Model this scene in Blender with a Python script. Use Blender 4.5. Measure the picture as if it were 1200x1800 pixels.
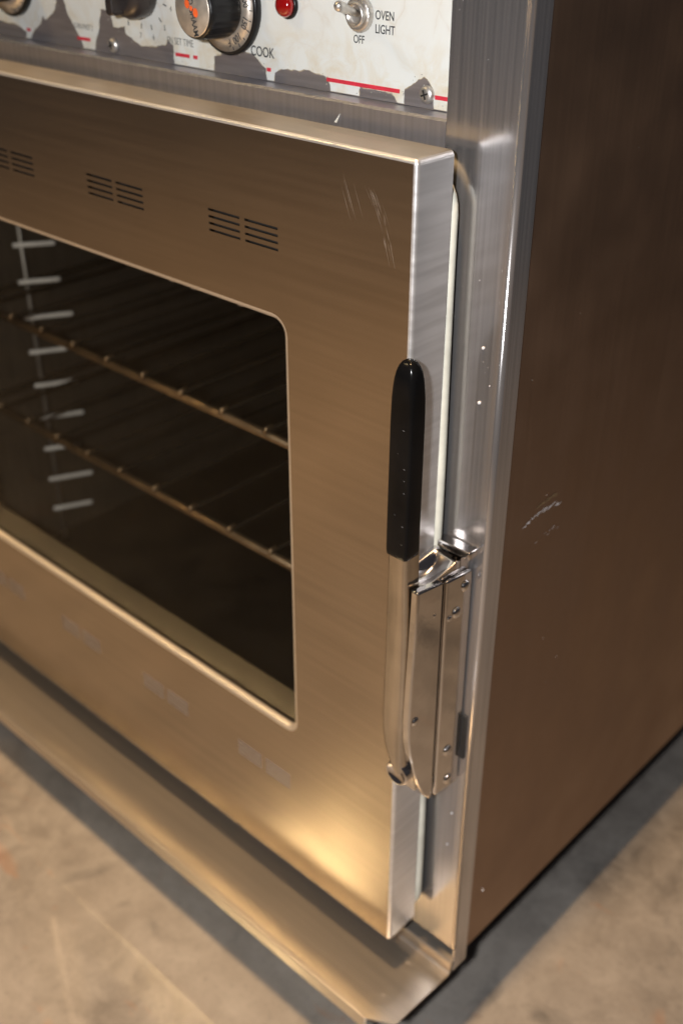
import bpy, bmesh, math, random
from mathutils import Vector, Matrix, noise
R = math.radians
random.seed(7)
for o in list(bpy.data.objects): bpy.data.objects.remove(o)
scn = bpy.context.scene
col = scn.collection

# ------------------------------------------------------------------ camera
CAM = Vector((0.3223, -0.4776, 0.7305))
RIGHT = Vector((0.73006, 0.68338, 0.0013)); UP = Vector((-0.35267, 0.37513, 0.85726)); FWD = Vector((-0.58535, 0.62631, -0.51488))
cd = bpy.data.cameras.new('camera'); cam = bpy.data.objects.new('camera', cd); col.objects.link(cam)
m = Matrix((RIGHT, UP, -FWD)).transposed().to_4x4(); m.translation = CAM
cam.matrix_world = m
cd.sensor_fit = 'VERTICAL'; cd.sensor_height = 36.0; cd.sensor_width = 24.0
cd.lens = 36.0 * 1917.8 / 1800.0
cd.clip_start = 0.02; cd.clip_end = 200
cd.dof.use_dof = True; cd.dof.focus_distance = 0.60; cd.dof.aperture_fstop = 5.8
scn.camera = cam

# ------------------------------------------------------------------ world, lamps, exposure
w = bpy.data.worlds.new('World'); scn.world = w; w.use_nodes = True
w.node_tree.nodes['Background'].inputs[0].default_value = (0.040, 0.038, 0.042, 1)
w.node_tree.nodes['Background'].inputs[1].default_value = 1.0

def lamp(name, loc, target, size, power, color, spread=180):
    l = bpy.data.lights.new(name, 'AREA'); l.shape = 'DISK'; l.size = size; l.energy = power; l.color = color; l.spread = math.radians(spread)
    o = bpy.data.objects.new(name, l); col.objects.link(o); o.location = loc
    o.rotation_euler = (Vector(target) - Vector(loc)).to_track_quat('-Z', 'Y').to_euler()
    return o
lamp('camera_flash', CAM - RIGHT * 0.090 + UP * 0.012 - FWD * 0.06, (-0.10, -0.15, -0.15), 0.035, 8.8, (0.985, 0.985, 1.0))
lamp('ceiling_lamp', (0.02, -1.10, 5.0), (-1.0, -0.9, -0.15), 0.34, 82.0, (1.0, 0.655, 0.34), 76)
lamp('far_ceiling_lamp', (-1.86, -1.72, 2.60), (-0.2, -0.17, -0.15), 0.42, 2.2, (1.0, 0.74, 0.38), 60)

scn.cycles.caustics_reflective = False
vs = scn.view_settings; vs.view_transform = 'Standard'; vs.look = 'None'; vs.exposure = 0; vs.gamma = 1

# ------------------------------------------------------------------ material helpers
def new_mat(name):
    mt = bpy.data.materials.new(name); mt.use_nodes = True
    nt = mt.node_tree; b = nt.nodes['Principled BSDF']
    return mt, nt, b
def nd(nt, typ, **kw):
    n = nt.nodes.new(typ)
    for k, v in kw.items(): setattr(n, k, v)
    return n
def setv(b, **kw):
    for k, v in kw.items():
        k = k.replace('_', ' ')
        b.inputs[k].default_value = v
def coords(nt, scale=(1, 1, 1), rot=(0, 0, 0)):
    tc = nd(nt, 'ShaderNodeTexCoord'); mp = nd(nt, 'ShaderNodeMapping')
    mp.inputs['Scale'].default_value = scale; mp.inputs['Rotation'].default_value = rot
    nt.links.new(tc.outputs['Object'], mp.inputs['Vector']); return mp.outputs['Vector']
def noise_tex(nt, vec, scale=1.0, detail=3, rough=0.55, dist=0.0):
    n = nd(nt, 'ShaderNodeTexNoise'); n.inputs['Scale'].default_value = scale; n.inputs['Detail'].default_value = detail
    n.inputs['Roughness'].default_value = rough; n.inputs['Distortion'].default_value = dist
    nt.links.new(vec, n.inputs['Vector']); return n.outputs['Fac']
def ramp(nt, fac, stops):
    r = nd(nt, 'ShaderNodeValToRGB'); cr = r.color_ramp
    while len(cr.elements) < len(stops): cr.elements.new(0.5)
    for e, (p, c) in zip(cr.elements, stops):
        e.position = p; e.color = (c, c, c, 1) if not isinstance(c, tuple) else (*c, 1)
    nt.links.new(fac, r.inputs[0]); return r.outputs['Color']
def maprange(nt, fac, a, b, c, d):
    n = nd(nt, 'ShaderNodeMapRange')
    for i, v in zip((1, 2, 3, 4), (a, b, c, d)): n.inputs[i].default_value = v
    nt.links.new(fac, n.inputs[0]); return n.outputs[0]
def math_n(nt, op, a, b=None):
    n = nd(nt, 'ShaderNodeMath', operation=op)
    for i, v in enumerate((a, b)):
        if v is None: continue
        if isinstance(v, (int, float)): n.inputs[i].default_value = v
        else: nt.links.new(v, n.inputs[i])
    return n.outputs[0]
def mixc(nt, fac, a, b, blend='MIX'):
    n = nd(nt, 'ShaderNodeMix', data_type='RGBA', blend_type=blend)
    for i, v in ((0, fac), (6, a), (7, b)):
        if isinstance(v, (int, float)): n.inputs[i].default_value = v
        elif isinstance(v, tuple): n.inputs[i].default_value = (*v, 1)
        else: nt.links.new(v, n.inputs[i])
    return n.outputs[2]
def bump(nt, b, height, strength=0.1, dist=0.001):
    n = nd(nt, 'ShaderNodeBump'); n.inputs['Strength'].default_value = strength; n.inputs['Distance'].default_value = dist
    nt.links.new(height, n.inputs['Height']); nt.links.new(n.outputs[0], b.inputs['Normal'])

def steel(name, base, rough, grain, metallic=0.95, grain_str=0.12, wave=0.25, smudge=0.08, wave_scale=9):
    """brushed sheet steel: grain = mapping scale (short axis = across the brushing)"""
    mt, nt, b = new_mat(name)
    g = noise_tex(nt, coords(nt, grain), 1.0, 1, 0.5)
    s = noise_tex(nt, coords(nt), 16, 2, 0.5, 0.0)
    lw = noise_tex(nt, coords(nt), wave_scale, 1, 0.4)
    c = mixc(nt, maprange(nt, g, 0.3, 0.7, 0.0, 1.0), tuple(x * (1 - 0.9 * grain_str) for x in base), tuple(min(1, x * (1 + 0.8 * grain_str)) for x in base))
    c = mixc(nt, maprange(nt, s, 0.3, 0.75, 0.0, 0.35), c, tuple(x * y for x, y in zip(base, (0.80, 0.76, 0.70))))
    nt.links.new(c, b.inputs['Base Color'])
    r1 = maprange(nt, g, 0.25, 0.75, rough - 0.35 * grain_str, rough + 0.45 * grain_str)
    r2 = math_n(nt, 'ADD', r1, maprange(nt, s, 0.3, 0.75, -smudge * 0.6, smudge))
    nt.links.new(r2, b.inputs['Roughness'])
    b.inputs['Metallic'].default_value = metallic
    hh = math_n(nt, 'MULTIPLY', lw, wave * 0.010)
    bump(nt, b, hh, 1.0, 1.0)
    return mt

M = {}
M['door_steel'] = steel('door_steel', (0.43, 0.36, 0.285), 0.20, (8, 8, 260), 0.975, 0.06, 0.08, smudge=0.025)
M['post_steel'] = steel('post_steel', (0.525, 0.51, 0.515), 0.19, (480, 480, 6), 0.88, 0.13, 0.06, smudge=0.012)
M['lit_edge_steel'] = steel('lit_edge_steel', (0.66, 0.66, 0.67), 0.37, (20, 20, 260), 0.78, 0.10, 0.06, smudge=0.04)  # paler copy of the door steel; flash highlight painted on sides and edges
M['rail_steel'] = steel('rail_steel', (0.44, 0.43, 0.46), 0.38, (300, 300, 8), 0.86, 0.12, 0.05, smudge=0.04)
M['top_steel'] = steel('top_steel', (0.46, 0.415, 0.35), 0.37, (14, 300, 300), 0.88, 0.08, 0.05, smudge=0.06)
M['reveal_steel'] = steel('reveal_steel', (0.165, 0.158, 0.142), 0.38, (6, 220, 220), 0.93, 0.05, 0.02, smudge=0.04)
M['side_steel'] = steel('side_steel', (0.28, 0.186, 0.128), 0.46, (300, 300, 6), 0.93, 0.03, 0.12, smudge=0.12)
M['tray_steel'] = steel('tray_steel', (0.54, 0.48, 0.41), 0.33, (6, 220, 220), 0.88, 0.05, 0.02, smudge=0.04)
M['lit_rim_steel'] = steel('lit_rim_steel', (0.74, 0.66, 0.55), 0.42, (14, 500, 500), 0.80, 0.05, 0.02)  # paler copy of the door steel; lamp highlight painted along the window rim
M['panel_steel'] = steel('panel_steel', (0.36, 0.33, 0.335), 0.45, (30, 500, 500), 0.70, 0.12, 0.03)
M['shaded_cavity_steel'] = steel('shaded_cavity_steel', (0.050, 0.042, 0.034), 0.42, (200, 200, 20), 0.85, 0.1, 0.3)  # liner steel darkened to paint in the shade inside the oven
M['lit_wall_steel'] = steel('lit_wall_steel', (0.20, 0.175, 0.15), 0.40, (200, 200, 20), 0.85, 0.1, 0.3)  # same liner steel, painted paler where the left wall looks lit
def simple(name, base, rough, metallic=0.0, **kw):
    mt, nt, b = new_mat(name)
    n = noise_tex(nt, coords(nt), kw.pop('nscale', 60), 4, 0.6)
    v = kw.pop('var', 0.12)
    nt.links.new(mixc(nt, maprange(nt, n, 0.3, 0.7, 0, 1), tuple(x * (1 - v) for x in base), tuple(min(1, x * (1 + v)) for x in base)), b.inputs['Base Color'])
    nt.links.new(maprange(nt, n, 0.3, 0.7, max(0.01, rough * 0.8), min(1, rough * 1.25)), b.inputs['Roughness'])
    b.inputs['Metallic'].default_value = metallic
    bs = kw.pop('bump', 0.0)
    if bs: bump(nt, b, n, 1.0, bs)
    for k, x in kw.items(): b.inputs[k].default_value = x
    return mt
M['lit_vent_lip'] = simple('lit_vent_lip', (0.60, 0.56, 0.55), 0.45, 0.1, nscale=900, var=0.2)  # pale colour paints flash light onto the lower vent louvres
M['residue'] = simple('residue', (0.46, 0.38, 0.27), 0.6, nscale=250, var=0.35)
M['chrome'] = simple('chrome', (0.64, 0.61, 0.59), 0.055, 1.0, nscale=45, var=0.06, bump=0.00012)
M['lever_chrome'] = simple('lever_chrome', (0.53, 0.48, 0.42), 0.11, 1.0, nscale=45, var=0.08, bump=0.00012)
M['wire'] = simple('wire', (0.93, 0.93, 0.93), 0.38, 0.1, var=0.08)
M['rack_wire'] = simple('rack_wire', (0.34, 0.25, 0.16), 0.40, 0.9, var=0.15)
M['shaded_wire'] = simple('shaded_wire', (0.010, 0.008, 0.006), 0.6, 0.0, var=0.15, **{'Specular IOR Level': 0.05})  # rack wire painted near black so it lies in shade
M['support_wire'] = simple('support_wire', (0.34, 0.33, 0.32), 0.40, 0.7, var=0.15)
M['nickel'] = simple('nickel', (0.62, 0.59, 0.55), 0.38, 0.85, nscale=300, bump=0.0001)
M['dial_ring'] = simple('dial_ring', (0.70, 0.63, 0.54), 0.38, 0.72, nscale=200)
M['black_vinyl'] = simple('black_vinyl', (0.003, 0.003, 0.0032), 0.15, 0.0, nscale=35, bump=0.00025, var=0.3, **{'Specular IOR Level': 0.16})
M['black_plastic'] = simple('black_plastic', (0.008, 0.008, 0.0085), 0.30, 0.0, var=0.25, **{'Specular IOR Level': 0.35})
M['brown_plastic'] = simple('brown_plastic', (0.030, 0.024, 0.022), 0.28, 0.0, var=0.25)
M['black_iron'] = simple('black_iron', (0.012, 0.011, 0.010), 0.7)
M['rubber'] = simple('rubber', (0.02, 0.02, 0.02), 0.8)
M['gasket'] = simple('gasket', (0.66, 0.65, 0.56), 0.55, 0.0, nscale=28, var=0.22)
M['ink'] = simple('ink', (0.035, 0.04, 0.045), 0.6)
M['worn_ink'] = simple('worn_ink', (0.16, 0.16, 0.155), 0.6, nscale=400, var=0.5)
M['orange_ink'] = simple('orange_ink', (0.80, 0.13, 0.03), 0.5)
M['red_ink'] = simple('red_ink', (0.66, 0.035, 0.06), 0.45, nscale=200, var=0.15)
M['pale_mark'] = simple('pale_mark', (0.70, 0.68, 0.70), 0.55, 0.2)
M['faint_mark'] = simple('faint_mark', (0.62, 0.56, 0.50), 0.45, 0.75)
M['nick'] = simple('nick', (0.16, 0.16, 0.165), 0.4)
M['tan_mark'] = simple('tan_mark', (0.20, 0.14, 0.07), 0.5)
mt, nt, b = new_mat('red_lens'); setv(b, Base_Color=(0.30, 0.003, 0.003, 1), Roughness=0.12, Coat_Weight=1.0, Coat_Roughness=0.05); M['red_lens'] = mt
mt, nt, b = new_mat('window_glass')   # tinted pane: clear body under a thin mirror sheen
nt.nodes.remove(b)
tr = nd(nt, 'ShaderNodeBsdfTransparent'); tr.inputs[0].default_value = (0.88, 0.86, 0.82, 1)
gl = nd(nt, 'ShaderNodeBsdfGlossy'); gl.inputs['Color'].default_value = (0.9, 0.9, 0.9, 1)
gn = noise_tex(nt, coords(nt), 12, 4, 0.6, 0.6)
nt.links.new(maprange(nt, gn, 0.4, 0.8, 0.02, 0.10), gl.inputs['Roughness'])
fr = nd(nt, 'ShaderNodeLayerWeight'); fr.inputs[0].default_value = 0.5
fz = math_n(nt, 'ADD', math_n(nt, 'MULTIPLY', math_n(nt, 'POWER', fr.outputs['Facing'], 5.0), 0.4), 0.006)
mxs = nd(nt, 'ShaderNodeMixShader'); nt.links.new(fz, mxs.inputs[0]); nt.links.new(tr.outputs[0], mxs.inputs[1]); nt.links.new(gl.outputs[0], mxs.inputs[2])
nt.links.new(mxs.outputs[0], nt.nodes['Material Output'].inputs['Surface']); M['glass'] = mt

# label film: white polyester with brown stain cracks
mt, nt, b = new_mat('label_film')
v = coords(nt)
wn = nd(nt, 'ShaderNodeTexNoise'); wn.inputs['Scale'].default_value = 40; wn.inputs['Detail'].default_value = 4
nt.links.new(v, wn.inputs['Vector'])
mx = nd(nt, 'ShaderNodeMix', data_type='VECTOR'); mx.inputs[0].default_value = 0.022
nt.links.new(v, mx.inputs[4]); nt.links.new(wn.outputs['Color'], mx.inputs[5])
vo = nd(nt, 'ShaderNodeTexVoronoi', feature='DISTANCE_TO_EDGE'); vo.inputs['Scale'].default_value = 40
nt.links.new(mx.outputs[1], vo.inputs['Vector'])
crack = maprange(nt, vo.outputs['Distance'], 0.0, 0.035, 1.0, 0.0)
halo = maprange(nt, vo.outputs['Distance'], 0.0, 0.14, 1.0, 0.0)
msk = maprange(nt, noise_tex(nt, v, 22, 4, 0.6), 0.45, 0.66, 0.0, 1.0)
stain = maprange(nt, noise_tex(nt, v, 48, 5, 0.65, 0.8), 0.44, 0.76, 0.0, 0.85)
sx = nd(nt, 'ShaderNodeSeparateXYZ'); nt.links.new(v, sx.inputs[0])
low = maprange(nt, sx.outputs[2], 0.652, 0.622, 0.12, 1.0)
f1 = math_n(nt, 'MULTIPLY', math_n(nt, 'ADD', math_n(nt, 'MULTIPLY', crack, 0.20), math_n(nt, 'MULTIPLY', halo, 0.13)), msk)
f2 = math_n(nt, 'MULTIPLY', stain, low)
cc = mixc(nt, math_n(nt, 'MINIMUM', f1, 0.75), (0.78, 0.79, 0.755), (0.48, 0.33, 0.17))
cc = mixc(nt, f2, cc, (0.66, 0.54, 0.34))
nt.links.new(cc, b.inputs['Base Color']); setv(b, Roughness=0.34)
bump(nt, b, noise_tex(nt, v, 90, 3), 0.15, 0.0006)
M['film'] = mt

# concrete floor
mt, nt, b = new_mat('concrete')
v = coords(nt)
n1 = noise_tex(nt, v, 3.2, 8, 0.62, 0.5); n2 = noise_tex(nt, v, 22, 8, 0.7, 0.4); n3 = noise_tex(nt, v, 160, 4, 0.7)
c = mixc(nt, maprange(nt, n1, 0.36, 0.66, 0, 1), (0.155, 0.138, 0.122), (0.300, 0.268, 0.234))
c = mixc(nt, maprange(nt, n2, 0.42, 0.66, 0, 0.6), c, (0.34, 0.31, 0.275))
c = mixc(nt, maprange(nt, n3, 0.55, 0.8, 0, 0.5), c, (0.10, 0.09, 0.085))
dark = maprange(nt, noise_tex(nt, coords(nt, (1, 1, 1), (0, 0, 1.0)), 8.5, 6, 0.6, 1.2), 0.60, 0.74, 0, 0.7)
c = mixc(nt, dark, c, (0.085, 0.080, 0.075))
rust = maprange(nt, noise_tex(nt, coords(nt, (1.0, 2.2, 1), (0.3, 0.1, 0.5)), 9, 5, 0.6, 1.6), 0.63, 0.76, 0, 0.5)
c = mixc(nt, rust, c, (0.36, 0.155, 0.06))
nt.links.new(c, b.inputs['Base Color'])
nt.links.new(maprange(nt, n2, 0.3, 0.7, 0.45, 0.65), b.inputs['Roughness'])
setv(b, Coat_Weight=1.0, Coat_Roughness=0.07, Coat_IOR=2.2)
bump(nt, b, math_n(nt, 'ADD', n3, math_n(nt, 'MULTIPLY', n2, 2.0)), 0.12, 0.002)
M['concrete'] = mt

# ------------------------------------------------------------------ mesh helpers
def link(name, me, mat, parent=None):
    o = bpy.data.objects.new(name, me); col.objects.link(o)
    if mat:
        me.materials.append(M[mat])
    if parent is not None:
        o.parent = parent
        base = parent.parent if parent.parent else parent
        o.matrix_parent_inverse = Matrix.Translation(base.location).inverted() if parent is base else Matrix()
        if parent is not base: o.matrix_parent_inverse = (PARW[parent.name]).inverted()
        PARW[o.name] = Matrix()
    return o
PARW = {}
def done(bm, name, mat, parent=None, recalc=True):
    if recalc: bmesh.ops.recalc_face_normals(bm, faces=bm.faces)
    me = bpy.data.meshes.new(name); bm.to_mesh(me); bm.free()
    return link(name, me, mat, parent)
def thing(name, loc, label, cat, group=None):
    o = bpy.data.objects.new(name, None); col.objects.link(o); o.location = loc; o.empty_display_size = 0.05
    o['label'] = label; o['category'] = cat
    if group: o['group'] = group
    PARW[o.name] = Matrix.Translation(loc)
    return o
def group_part(name, parent):          # an Empty that holds the sub-parts of one part
    o = bpy.data.objects.new(name, None); col.objects.link(o); o.empty_display_size = 0.02
    o.parent = parent; o.matrix_parent_inverse = PARW[parent.name].inverted(); PARW[o.name] = Matrix()
    return o
def bevel_all(bm, r, seg=2, edges=None):
    es = edges or [e for e in bm.edges if len(e.link_faces) == 2 and e.calc_face_angle(0) > 0.5]
    res = bmesh.ops.bevel(bm, geom=es, offset=r, segments=seg, affect='EDGES', profile=0.5, clamp_overlap=True)
    for f in res['faces']: f.smooth = True
def box(bm, x0, x1, y0, y1, z0, z1, r=0.0, seg=2):
    vs_ = [bm.verts.new((x, y, z)) for x in (x0, x1) for y in (y0, y1) for z in (z0, z1)]
    fs = [bm.faces.new([vs_[i] for i in q]) for q in ((0, 1, 3, 2), (4, 6, 7, 5), (0, 4, 5, 1), (2, 3, 7, 6), (0, 2, 6, 4), (1, 5, 7, 3))]
    if r:
        es = set(e for f in fs for e in f.edges)
        res = bmesh.ops.bevel(bm, geom=list(es), offset=r, segments=seg, affect='EDGES', profile=0.5, clamp_overlap=True)
        for f in res['faces']: f.smooth = True
def box_obj(name, dims, mat, parent, r=0.0, seg=2):
    bm = bmesh.new(); box(bm, *dims, r=r, seg=seg); return done(bm, name, mat, parent)
def prism(bm, pts, axis, a, b_, r=0.0, seg=2):
    """extrude closed polygon (2-D pts) along axis from a to b_"""
    def P3(p, t):
        return {'x': (t, p[0], p[1]), 'y': (p[0], t, p[1]), 'z': (p[0], p[1], t)}[axis]
    va = [bm.verts.new(P3(p, a)) for p in pts]; vb = [bm.verts.new(P3(p, b_)) for p in pts]
    n = len(pts); fs = [bm.faces.new(va), bm.faces.new(vb[::-1])]
    side = []
    for i in range(n): side.append(bm.faces.new((va[i], vb[i], vb[(i + 1) % n], va[(i + 1) % n])))
    bmesh.ops.recalc_face_normals(bm, faces=fs + side)
    if r:
        es = [e for f in fs for e in f.edges] + [e for f in side for e in f.edges if e.calc_face_angle(0) > 0.5]
        res = bmesh.ops.bevel(bm, geom=list(set(es)), offset=r, segments=seg, affect='EDGES', profile=0.5, clamp_overlap=True)
        for f in res['faces']: f.smooth = True
    for f in side:
        if f.is_valid and n > 14: f.smooth = True
def tube(bm, pts, r, seg=10, closed=False, cap=True):
    pts = [Vector(p) for p in pts]; n = len(pts); rings = []
    prev = None
    for i, p in enumerate(pts):
        if closed: t = (pts[(i + 1) % n] - pts[i - 1]).normalized()
        else: t = (pts[min(i + 1, n - 1)] - pts[max(i - 1, 0)]).normalized()
        if prev is None:
            a = Vector((0, 0, 1)) if abs(t.z) < 0.9 else Vector((0, 1, 0))
            u = t.cross(a).normalized()
        else: u = (prev - t * prev.dot(t)).normalized()
        prev = u; v_ = t.cross(u)
        rings.append([bm.verts.new(p + (u * math.cos(k * 2 * math.pi / seg) + v_ * math.sin(k * 2 * math.pi / seg)) * r) for k in range(seg)])
    for i in range(n if closed else n - 1):
        A, B = rings[i], rings[(i + 1) % n]
        for k in range(seg):
            f = bm.faces.new((A[k], A[(k + 1) % seg], B[(k + 1) % seg], B[k])); f.smooth = True
    if cap and not closed:
        bm.faces.new(rings[0][::-1]); bm.faces.new(rings[-1])
def lathe(bm, prof, c, axis=(0, -1, 0), seg=40, ripple=None, sharp=True):
    """prof: list of (radius, height along axis); c: base centre"""
    ax = Vector(axis).normalized(); a = Vector((0, 0, 1)) if abs(ax.z) < 0.9 else Vector((1, 0, 0))
    u = ax.cross(a).normalized(); v_ = ax.cross(u); c = Vector(c); rings = []
    for j, (r, h) in enumerate(prof):
        ring = []
        for k in range(seg):
            rr = r * (1 + (ripple[1] * (1 if (k // ripple[2]) % 2 else -1) if ripple and ripple[0][0] <= j <= ripple[0][1] else 0))
            th = k * 2 * math.pi / seg
            ring.append(bm.verts.new(c + ax * h + (u * math.cos(th) + v_ * math.sin(th)) * rr))
        rings.append(ring)
    for A, B in zip(rings, rings[1:]):
        for k in range(seg):
            f = bm.faces.new((A[k], A[(k + 1) % seg], B[(k + 1) % seg], B[k])); f.smooth = True
    bm.faces.new(rings[0][::-1]); bm.faces.new(rings[-1])
    for e in bm.edges:
        if len(e.link_faces) == 2 and e.calc_face_angle(0) > 0.6: e.smooth = False
def rrect(x0, x1, z0, z1, r, n=6):
    out = []
    for cx, cz, a0 in ((x1 - r, z1 - r, 0), (x0 + r, z1 - r, 90), (x0 + r, z0 + r, 180), (x1 - r, z0 + r, 270)):
        for k in range(n + 1):
            a = R(a0 + 90 * k / n); out.append((cx + r * math.cos(a), cz + r * math.sin(a)))
    return out
def ring_verts(bm, pts2, y): return [bm.verts.new((x, y, z)) for x, z in pts2]
def bridge(bm, A, B, smooth=True):
    n = len(A); fs = []
    for i in range(n):
        f = bm.faces.new((A[i], A[(i + 1) % n], B[(i + 1) % n], B[i])); f.smooth = smooth; fs.append(f)
    return fs
def loop_edges(bm, vs_):
    return [bm.edges.get((vs_[i], vs_[(i + 1) % len(vs_)])) or bm.edges.new((vs_[i], vs_[(i + 1) % len(vs_)])) for i in range(len(vs_))]

def text(name, s, loc, size, mat, parent, rot=(math.pi / 2, 0, 0), sx=0.85, align='LEFT', depth=0.00004, bold=0.0, mtx=None):
    cu = bpy.data.curves.new(name, 'FONT'); cu.body = s; cu.size = size; cu.align_x = align; cu.extrude = depth; cu.offset = bold
    cu.align_y = 'CENTER' if align == 'CENTER' else 'TOP_BASELINE'
    tmp = bpy.data.objects.new('tmp', cu); col.objects.link(tmp)
    dg = bpy.context.evaluated_depsgraph_get()
    me = bpy.data.meshes.new_from_object(tmp.evaluated_get(dg)); me.name = name
    bpy.data.objects.remove(tmp)
    if mtx is None: mtx = Matrix.Translation(loc) @ Matrix.Rotation(rot[0], 4, 'X')
    me.transform(mtx @ Matrix.Diagonal((sx, 1, 1, 1)))
    return link(name, me, mat, parent)

# ================================================================== setting: the floor
ZF = -0.15
bm = bmesh.new()
vs_ = [bm.verts.new(p) for p in ((-30, -30, ZF), (30, -30, ZF), (30, 30, ZF), (-30, 30, ZF))]; bm.faces.new(vs_)
fl = done(bm, 'floor', 'concrete'); fl['kind'] = 'structure'; fl['label'] = 'worn tan concrete floor under the oven'

# ================================================================== the oven
XL = -0.735            # left outside of the cabinet
XD, DY, DB = -0.0329, -0.0418, -0.012
YP = 0.015             # control panel plane
ZT = 0.735
DEP = 0.62
oven = thing('oven', (-0.367, 0.3, ZF), 'brushed stainless steel oven with glass door, chrome latch and peeling white control panel', 'oven')

# --- cabinet front frame
def post(name, flip):
    bm = bmesh.new()
    pr = [(-0.0485, 0.0)] 
    rr = 0.003
    pr += [(-rr + rr * math.sin(R(a)), rr - rr * math.cos(R(a))) for a in range(0, 91, 15)]
    pr += [(0, 0.0176), (-0.0016, 0.0176), (-0.0016, 0.0048), (-0.003, 0.0032), (-0.0469, 0.0032), (-0.0469, 0.0165), (-0.0485, 0.0165)]
    if flip: pr = [(XL - x, y) for x, y in pr]
    va = [bm.verts.new((x, y, -0.0205)) for x, y in pr]; vb = [bm.verts.new((x, y, ZT)) for x, y in pr]
    bm.faces.new(va); bm.faces.new(vb)
    for i in range(len(pr)):
        f = bm.faces.new((va[i], vb[i], vb[(i + 1) % len(pr)], va[(i + 1) % len(pr)]))
        f.smooth = 1 <= i <= 6
    return done(bm, name, 'post_steel', oven)
post('front_post', False); post('front_post', True)
box_obj('post_foot', (-0.0016, -0.0001, 0.0008, 0.0176, -0.0475, -0.0206), 'post_steel', oven)
# rail between door and control panel: lip flush with the posts, ledge running back to the panel
bm = bmesh.new()
pts = [(0.0, 0.560), (0.0, 0.6098), (0.0012, 0.6112), (0.0168, 0.6112), (0.0168, 0.6090), (0.003, 0.6090), (0.003, 0.560)]
prism(bm, pts, 'x', XL + 0.0488, -0.0489); done(bm, 'top_rail', 'rail_steel', oven)
box_obj('bottom_rail', (XL + 0.0488, -0.0489, 0.0002, 0.003, -0.0205, 0.035), 'post_steel', oven)
# a torn chip of label film caught behind the door
bm = bmesh.new(); prism(bm, [(-0.1294, 0.5990), (-0.1276, 0.5988), (-0.1250, 0.6042)], 'y', -0.0010, -0.0004); done(bm, 'label_chip', 'film', oven)
# side panels, top, back
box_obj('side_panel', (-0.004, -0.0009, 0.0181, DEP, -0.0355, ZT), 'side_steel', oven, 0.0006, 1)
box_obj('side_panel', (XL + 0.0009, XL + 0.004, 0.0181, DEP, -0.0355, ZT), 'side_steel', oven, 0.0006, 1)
box_obj('top_panel_added_visor', (XL - 0.001, 0.001, -0.040, DEP, ZT + 0.0005, ZT + 0.022), 'post_steel', oven, 0.002, 2)  # unseen front overhang added to shade the control panel from the ceiling lamp
box_obj('back_panel', (XL + 0.0045, -0.0045, DEP - 0.004, DEP - 0.001, -0.03, ZT), 'side_steel', oven)
# cooking cavity: five liner sheets
cv = group_part('cooking_cavity', oven)
CX0, CX1, CZ0, CZ1, CY1 = -0.684, -0.051, 0.034, 0.566, 0.52
box_obj('liner_wall', (CX0 - 0.003, CX0, 0.0035, CY1, CZ0, CZ1), 'lit_wall_steel', cv)
box_obj('liner_wall', (CX1, CX1 + 0.003, 0.0035, CY1, CZ0, CZ1), 'shaded_cavity_steel', cv)
box_obj('liner_back', (CX0 - 0.003, CX1 + 0.003, CY1 + 0.0005, CY1 + 0.003, CZ0, CZ1), 'shaded_cavity_steel', cv)
box_obj('liner_floor', (CX0 - 0.003, CX1 + 0.003, 0.0035, CY1 + 0.003, CZ0 - 0.003, CZ0 - 0.0005), 'shaded_cavity_steel', cv)
box_obj('liner_roof', (CX0 - 0.003, CX1 + 0.003, 0.0035, CY1 + 0.003, CZ1 + 0.0005, CZ1 + 0.003), 'shaded_cavity_steel', cv)
# underside frame
box_obj('base_frame', (XL + 0.02, -0.02, 0.02, DEP - 0.02, -0.058, -0.036), 'black_iron', oven)

# --- casters under the oven
def caster(x, y):
    c = group_part('caster', oven)
    box_obj('mount_plate', (x - 0.03, x + 0.03, y - 0.03, y + 0.03, -0.068, -0.0585), 'black_iron', c, 0.002, 1)
    for s in (-1, 1):
        bm = bmesh.new(); prism(bm, [(y - 0.012, -0.069), (y + 0.012, -0.069), (y + 0.02, -0.125), (y + 0.006, -0.125)], 'x', x + s * 0.016 - 0.0015, x + s * 0.016 + 0.0015)
        done(bm, 'fork_arm', 'black_iron', c)
    bm = bmesh.new(); lathe(bm, [(0.024, 0), (0.029, 0.002), (0.03, 0.006), (0.03, 0.018), (0.029, 0.022), (0.024, 0.024)], (x - 0.012, y + 0.013, ZF + 0.0302), (1, 0, 0), 28)
    done(bm, 'wheel', 'rubber', c)
for x, y in ((-0.065, 0.075), (XL + 0.065, 0.075), (-0.065, DEP - 0.09), (XL + 0.065, DEP - 0.09)): caster(x, y)

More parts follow.
